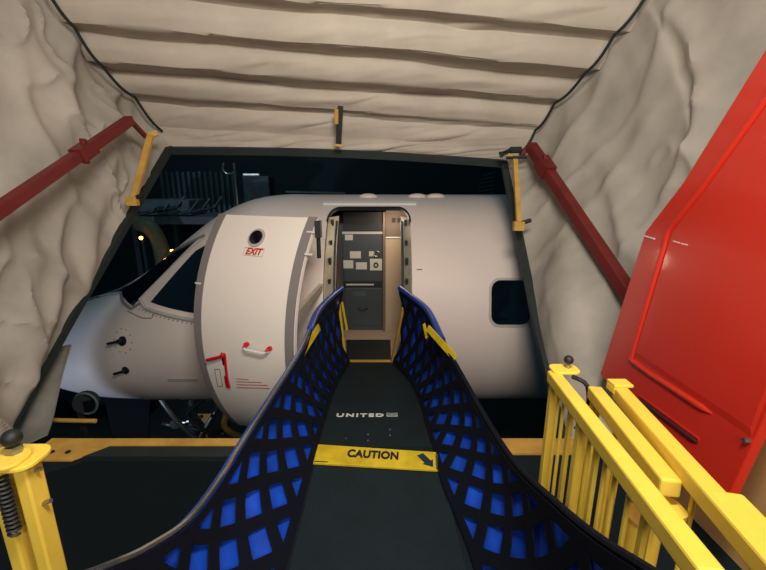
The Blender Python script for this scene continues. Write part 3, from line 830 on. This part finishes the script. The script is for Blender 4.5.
pts = [Vector((kc.x+.02, kc.y, A.z+.0)), Vector((kc.x+.07, kc.y-.02, A.z-.03)), Vector((kc.x+.075, kc.y-.03, A.z-.14)), Vector((kc.x+.04, kc.y-.03, A.z-.2))]
obj('hanging_strap', tube(B(), [cr(pts, i/12) for i in range(13)], .008, 7), M['black'], g1, smooth=True)
A2 = P(594, 392, 1.28); E2 = P(671, 489, .78)
g2, d2 = gate('folding_gate', 'short yellow steel gate folded between the two longer yellow gates', A2, E2, .10, [.025], [(.2, -.0065), (.46, .02)], rail=.046)
obj('end_cap', cap_plate(Vector((E2.x, E2.y, E2.z-.06)), .07, .07), M['yellow'], g2)
A3 = P(619, 392, 1.25); E3 = P(790, 588, .5)
g3, d3 = gate('folding_gate', 'yellow steel gate farthest from the ramp net, against the red panel', A3, E3, .10, [.06], [(.5, -.0065), (.7, -.0065)], rail=.046)
obj('top_bracket', box(box(B(), A3+Vector((-.03, -.02, .025)), A3+Vector((.035, .03, .036))), A3+Vector((-.03, -.02, .0)), A3+Vector((-.024, .03, .0249))), M['yellow'], g3, bevel=.004, label='folded yellow bracket on the far corner')
jb = P(735, 520, .66)
obj('sleeve_joint', bar(B(), jb-d3*.04+Vector((0, 0, .006)), jb+d3*.16+Vector((0, 0, .006)), .062, .06), M['yellow'], g3, bevel=.006)
# drum-like yellow bollard seen between the gates
bb = P(650, 545, .98)
bl = empty('yellow_bollard', (bb.x, 1.02, 0), 'round yellow steel bollard standing between the folded gates', 'bollard')
obj('shaft', tube(B(), [(bb.x, 1.02, 0), (bb.x, 1.02, .6)], .05, 24), M['yellow'], bl, smooth=True)
obj('collar', tube(B(), [(bb.x, 1.02, .601), (bb.x, 1.02, .615)], .053, 24), M['yellow_d'], bl, smooth=True)

# left gate post pair
g = P(17, 460, .86)
gl = empty('gate_post', (g.x, g.y, 0), 'yellow twin gate post with black knob and spring at the left edge', 'gate post')
zt = g.z
obj('cap_plate', cap_plate(Vector((g.x-.005, g.y, zt)), .14, .10, .012), M['yellow'], gl, bevel=.003)
obj('cap_plate', cap_plate(Vector((g.x-.02, g.y-.02, zt+.0125)), .12, .08, .010), M['yellow'], gl, bevel=.003)
for x in (g.x-.045, g.x+.022): obj('post', bar(B(), (x, g.y, 0), (x, g.y, zt), .034, .05, (0, 1, 0)), M['yellow'], gl, bevel=.005)
obj('nut', tube(B(), [(g.x, g.y, zt+.022), (g.x, g.y, zt+.042)], .018, 6), M['steel'], gl)
obj('knob', sphere(B(), Vector((g.x, g.y, zt+.062)), .022), M['black'], gl, smooth=True)
bm = B(); hp = []
for i in range(160):
    t = i/159; a = t*2*math.pi*13; hp.append(Vector((g.x-.008+.012*math.cos(a), g.y-.04+.012*math.sin(a), zt-.02-.16*t)))
obj('spring', tube(bm, hp, .004, 5), M['black'], gl, smooth=True)
obj('latch_pin', tube(B(), [(g.x+.035, g.y, zt-.03), (g.x+.055, g.y, zt-.025)], .005, 7), M['steel'], gl)
obj('latch_pin', tube(B(), [(g.x+.035, g.y, zt-.13), (g.x+.06, g.y, zt-.12)], .006, 7), M['steel'], gl)

# ================================================================ RED PANEL
pA = Vector((1.38, 2.33, .45)); pB = Vector((1.276, 1.246, .45)); pC = pA+Vector((.12, 0, 1))
rn = (pB-pA).cross(pC-pA).normalized()
if rn.x > 0: rn = -rn
def RP(u, v, off=0): return PPL(u, v, pA, rn)+rn*off
outer = [RP(600, 374), RP(645, 232), RP(682, 184), RP(766, 48), RP(840, -90)]
near_top = RP(840, -90)+(pB-pA)*.22; 
nb_ = RP(722, 512); ne = RP(766, 416)
up_n = (ne-nb_).normalized()
outer_near = nb_+up_n*2.2
outer = outer[:4]
tp_ = RP(766, 48)+(RP(766, 48)-RP(682, 184)).normalized()*.35
outer.append(tp_); outer.append(outer_near); outer.append(nb_)
rd = empty('red_panel', (nb_+outer[0])/2-Vector((0, 0, (nb_+outer[0]).z/2)), 'large glossy red door panel with slanted corner at the right edge', 'door panel')
bm = prism(B(), outer, -rn*.035)
obj('outer_frame', bm, M['red'], rd, bevel=.006)
inn = [RP(634, 356), RP(672, 232), RP(703, 193), RP(768, 103)]
inn.append(inn[-1]+(tp_-RP(766, 48))*.9); 
inn.append(outer_near-up_n*.22+(pA-pB).normalized()*.1)
inn.append(RP(752, 438))
bm = B()
cen = sum(inn, Vector())/len(inn)
lo_ring = [p+rn*.0005 for p in inn]; hi_ring = [p.lerp(cen, .035)+rn*.005 for p in inn]; hi2 = [p.lerp(cen, .06)+rn*.005 for p in inn]
def ringmesh(bm, rs):
    V = [[bm.verts.new(p) for p in r] for r in rs]; n = len(V[0])
    for a, b in zip(V, V[1:]):
        for k in range(n): bm.faces.new((a[k], a[(k+1) % n], b[(k+1) % n], b[k]))
    bm.faces.new(V[-1]); bm.faces.new(V[0][::-1])
ringmesh(bm, [lo_ring, hi_ring, hi2])
obj('raised_inset', bm, M['red'], rd, bevel=.008)
rg = [RP(u, v, .0) for u, v in ((712, 414), (650, 374), (631, 360), (669, 231), (700, 192), (768, 98), (800, 50))]
rr2 = []
for i in range(len(rg)-1):
    for k in range(8): rr2.append(rg[i].lerp(rg[i+1], k/8))
obj('pressed_ridge', tube(B(), rr2+[rg[-1]], [.004]+[.015]*(len(rr2)), 12), M['red'], rd, smooth=True)
# lower lip line + slot
a = RP(638, 398, .002); b = RP(698, 443, .002); upv = (RP(645, 232)-RP(600, 374)).normalized()
bm = B(); tube(bm, [a, a.lerp(b, .04), a.lerp(b, .96), b], [.004, .011, .011, .004], 10); obj('pull_slot', bm, mat('slot_dark', '#3a0a10', .6), rd, smooth=True, label='dark slanted pull slot')
bm = bar(B(), a+upv*.018, b+upv*.018, .006, .008); obj('slot_lip', bm, M['red'], rd)
for (u0, v0, u1, v1) in ((645, 236, 655, 239), (674, 241, 681, 243), (682, 243.5, 689, 245)):
    obj('scuff_mark', bar(B(), RP(u0, v0, .002), RP(u1, v1, .002), .007, .005), M['white'], rd, label='white paint chip by the slanted corner')
bm = B(); q = RP(749, 441, 0); tube(bm, [q, q+rn*.02], .01, 8); q = RP(710, 531-3, .0)
obj('edge_pin', bm, M['steel'], rd)

# ================================================================ CANOPY ARMS
def arm(lab, a, b, c, th, brk):
    root = empty('support_arm', (b.x, b.y, b.z), lab, 'support arm')
    d = (b-a).normalized()
    obj('beam', bar(B(), a, b, th, th), M['redarm'], root, bevel=.008)
    k = a.lerp(b, brk); bm = B()
    bar(bm, k-d*.09, k+d*.09, th*1.25, th*1.35); 
    bar(bm, k-Vector((0, 0, th*1.2)), k+Vector((0, 0, th*1.2)), th*.5, .03, d)
    obj('clamp', bm, M['redarm'], root, bevel=.004)
    obj('tip_link', bar(B(), b, c, th*.45, th*.45), M['redarm'], root)
    return root
a = P(130, 120, 3.5); b = P(2, 208, 2.25); ext = b+(b-a)*.6
arm('dark red steel support arm along the left canvas wall', ext, a, P(146, 137, 3.75), .07, .72)
a = P(531, 146, 3.9); b = P(626, 289, 2.58); ext = b+(b-a)*.2
arm('dark red steel support arm along the right canvas wall, reaching behind the red panel', ext, a, P(520, 156, 3.95), .085, .84)
# yellow spreader bars
def ybar(lab, pts, w_, hook):
    root = empty('spreader_bar', pts[-1], lab, 'bar')
    bm = B(); bar(bm, pts[0], pts[1], w_, w_*.8, (0, 1, 0)); obj('rod', bm, M['yellow_d'], root, bevel=.003)
    bm = B(); bar(bm, pts[0]+Vector((-.02, 0, .0)), hook, w_*.9, w_*.9); obj('top_hook', bm, M['yellow_d'], root, bevel=.003)
    e = pts[1]; bm = B(); box(bm, e+Vector((-.05, -.03, -.04)), e+Vector((.04, .03, .04))); obj('foot_bracket', bm, M['yellow_d'], root, bevel=.004)
    bm = tube(B(), [e+Vector((.03, 0, .03)), e+Vector((.1, .0, .05))], .018, 8); obj('clip', bm, M['black'], root)
ybar('worn yellow bar hanging by the left edge of the opening', [P(151, 135, 3.75), P(133, 201, 3.55)], .05, P(158, 133, 3.78))
ybar('worn yellow bar hanging by the right edge of the opening', [P(515, 157, 3.9), P(519, 226, 3.55)], .042, P(508, 155, 3.92))
bm = B(); p0 = P(500, 155, 3.95); p1 = P(521, 150, 3.9)
tube(bm, [p0, p0.lerp(p1, .5)+Vector((0, -.03, .02)), p1], .03, 8); tube(bm, [P(506, 158, 3.9), P(527, 157, 3.85)], .015, 7)
tag(obj('strap_buckle', bm, M['rubber'], smooth=True), 'dark strap buckle holding the top of the right yellow bar', 'buckle')
# bracket under the roof centre
hb = empty('roof_strap', P(338, 142, 4.05), 'black strap with yellow buckle hanging from the roof above the opening', 'strap')
obj('strap', bar(B(), P(340.5, 106, 3.93), P(338.5, 144, 4.02), .05, .025, (0, 1, 0)), M['black'], hb)
obj('buckle', bar(B(), P(336.5, 109, 3.88), P(336.5, 124, 3.92), .035, .04, (0, 1, 0)), M['yellow_d'], hb, bevel=.005)
obj('strap_foot', bar(B(), P(335, 145, 4.0), P(343, 146, 4.0), .03, .02), M['yellow_d'], hb)

# ================================================================ BACKGROUND
# corrugated screen
bm = B(); x0 = P(160, 170, 11.5).x; x1 = P(232, 170, 11.5).x; zt_ = P(190, 172, 11.5).z; zb_ = P(190, 206, 11.5).z
cs = empty('corrugated_screen', ((x0+x1)/2, 11.5, -3), 'ribbed metal screen on posts behind the jet, far upper left', 'screen')
obj('backing_sheet', box(B(), (x0, 11.6, zb_-.2), (x1, 11.64, zt_)), M['build'], cs)
n_ = 13
bm = B()
for k in range(n_+1):
    x = x0+(x1-x0)*k/n_; bar(bm, (x, 11.55, zb_-.2), (x, 11.55, zt_+.02*(k % 2)), .07, .08, (0, 1, 0))
obj('ribs', bm, M['slat'], cs)
for x in (x0+.1, x1-.1): obj('post', bar(B(), (x, 11.75, -3), (x, 11.75, zb_), .12, .12, (0, 1, 0)), M['build'], cs)
# cabinet
a = P(242, 176, 11.2); b = P(270, 200, 11.2)
eb = empty('equipment_cabinet', ((a.x+b.x)/2, 11.3, -3), 'dark equipment cabinet on a stand beyond the cockpit roof', 'cabinet')
obj('body', box(B(), (a.x, 11.2, b.z-.3), (b.x, 11.8, a.z)), M['equip'], eb, bevel=.02)
obj('stand', box(B(), (a.x+.2, 11.3, -3), (b.x-.2, 11.7, b.z-.3)), M['build'], eb)
obj('lamp', box(B(), (a.x+.05, 11.15, a.z+.02), (a.x+.45, 11.25, a.z+.06)), M['lampw'], eb)
# pole
p0 = P(234, 163, 10.8)
pl = empty('mast', (p0.x, 10.8, -3), 'thin pale mast with a hook between the ribbed screen and the cabinet', 'mast')
obj('pole', tube(B(), [(p0.x, 10.8, -3), p0], .035, 8), M['steel'], pl, smooth=True)
hk = [P(224, 163, 10.8), P(223, 169, 10.8), P(227, 174, 10.8), P(234, 173, 10.8)]
obj('hook', tube(B(), [cr(hk, i/10) for i in range(11)], .03, 7), M['steel'], pl, smooth=True)
# pipe
pa_, pb_ = P(286, 192.5, 9.5), P(345, 194, 9.5)
pr_ = empty('overhead_pipe', ((pa_.x+pb_.x)/2, 9.5, -3), 'pale pipe running level just above the jet roof', 'pipe')
obj('pipe', tube(B(), [pa_, pb_], .04, 8), M['equip'], pr_, smooth=True)
for q in (pa_, pb_): obj('support_post', bar(B(), (q.x, 9.56, -3), (q.x, 9.56, q.z), .05, .05, (0, 1, 0)), M['build'], pr_)
# rungs
bm = B(); ld = empty('wall_ladder', (P(487, 180, 11).x, 11, -3), 'dim ladder rungs beyond the jet at the upper right of the opening', 'ladder')
for k in range(6):
    v = 176+k*4; a = P(482-k*.8, v, 11); b = P(495, v-3, 11); obj('rung', tube(B(), [a, b], .03, 6), M['slat'], ld)
a = P(481, 196, 11); b = P(496, 170, 11)
obj('stile', tube(B(), [(b.x, 11, -3), b], .04, 6), M['build'], ld)
# machinery platform left
a = P(120, 209, 9); b = P(204, 222, 9)
ms = empty('equipment_platform', ((a.x+b.x)/2, 9, -3), 'dim machinery platform beyond the nose, cluttered with pipes', 'platform')
obj('deck', box(B(), (a.x, 9, b.z-.05), (b.x+.3, 10.4, b.z+.12)), M['equip'], ms)
obj('tank', box(B(), (a.x+.35, 9.1, b.z+.12), (a.x+1.5, 9.9, a.z+.2)), M['equip'], ms, bevel=.03)
bm = B()
for k in range(6):
    x = a.x+.3+k*.28; z = b.z+.15+.05*(k % 3); tube(bm, [(x, 9.05, z), (x+.4, 8.98, z+.06), (x+.5, 9.2, z+.3)], .03, 6)
obj('pipework', bm, M['slat'], ms, smooth=True)
for x in (a.x+.1, b.x): obj('leg', bar(B(), (x, 9.3, -3), (x, 9.3, b.z), .12, .12, (0, 1, 0)), M['build'], ms)
hp = [P(140, 224, 8.6), P(150, 228, 8.5), P(158, 240, 8.5), P(163, 258, 8.5), P(165, 290, 8.6)]
tag(obj('air_hose', tube(B(), [cr(hp, i/24) for i in range(25)]+[Vector((hp[-1].x, 8.6, -2.9))], .16, 12), M['olive'], smooth=True), 'thick olive air hose curving down beside the cockpit windshield', 'hose')
for (u, v, lab) in ((141, 238, 'orange lamp glowing left of the olive hose'), (172, 251, 'orange lamp glowing just above the windshield')):
    q = P(u, v, 8.2); r_ = empty('apron_lamp', (q.x, 8.25, -3), lab, 'lamp')
    obj('bulb', sphere(B(), q, .035), M['lamp'], r_, smooth=True); obj('stem', tube(B(), [(q.x, 8.25, -3), (q.x, 8.25, q.z)], .03, 6), M['build'], r_)
# far vehicle-like cart under the jet
q = P(105, 415, 7.4)
cart = empty('ground_cart', (q.x, 7.6, -3), 'dim blue-grey ground cart seen under the jet nose', 'cart')
obj('body', box(B(), (q.x-1.1, 7.3, -2.75), (q.x+1.0, 8.4, -1.95)), mat('cart_blue', '#33525c', .6, var=.3, vscale=4), cart, bevel=.04)
obj('side_panel', box(B(), (q.x+.65, 7.27, -2.6), (q.x+.95, 7.299, -2.05)), M['equip'], cart)
for x in (q.x-.8, q.x+.7):
    for y in (7.35, 8.3): obj('wheel', tube(B(), [(x, y-.06, -2.78), (x, y+.06, -2.78)], .22, 18), M['tyre'], cart, smooth=True)
# yellow wedge
q = P(204, 419, 6.2)
yc = empty('tow_marker', (q.x, 6.2, -3), 'small yellow triangular flag on a stick under the nose', 'marker')
obj('flag', prism(B(), [q+Vector((-.12, 0, .1)), q+Vector((.14, 0, .1)), q+Vector((.02, 0, -.12))], (0, .02, 0)), M['yellow_d'], yc)
obj('stick', tube(B(), [(q.x, 6.24, -3), (q.x-.0, 6.24, q.z+.08)], .018, 6), M['yellow_d'], yc)
# work lamp on the platform edge at the lower left
q = P(85, 402, 2.75)
wl = empty('work_lamp', (q.x, 2.6, -.1), 'black work lamp on a bracket beyond the platform edge at left', 'lamp')
bm = tube(B(), [q+Vector((.02, -.02, 0)), q+Vector((0, .02, 0)), q+Vector((-.03, .10, 0))], [.085, .085, .03], 18); obj('lamp_head', bm, M['black'], wl, smooth=True)
obj('bracket', bar(B(), (q.x-.05, 2.75, q.z-.28), (q.x-.05, 2.75, q.z), .03, .03, (0, 1, 0)), M['black'], wl)
obj('lamp_rim', tube(B(), [q+Vector((.0225+.086*math.cos(t), -.022, .086*math.sin(t))) for t in [2*math.pi*k/20 for k in range(21)]], .009, 6), M['equip'], wl, smooth=True)
obj('lens', tube(B(), [q+Vector((.022, -.024, 0)), q+Vector((.0215, -.03, 0))], .07, 20), M['glass'], wl)
obj('mount_rod', tube(B(), [P(48, 420, 2.7), P(96, 421, 2.7)], .016, 8), M['yellow_d'], wl, smooth=True)
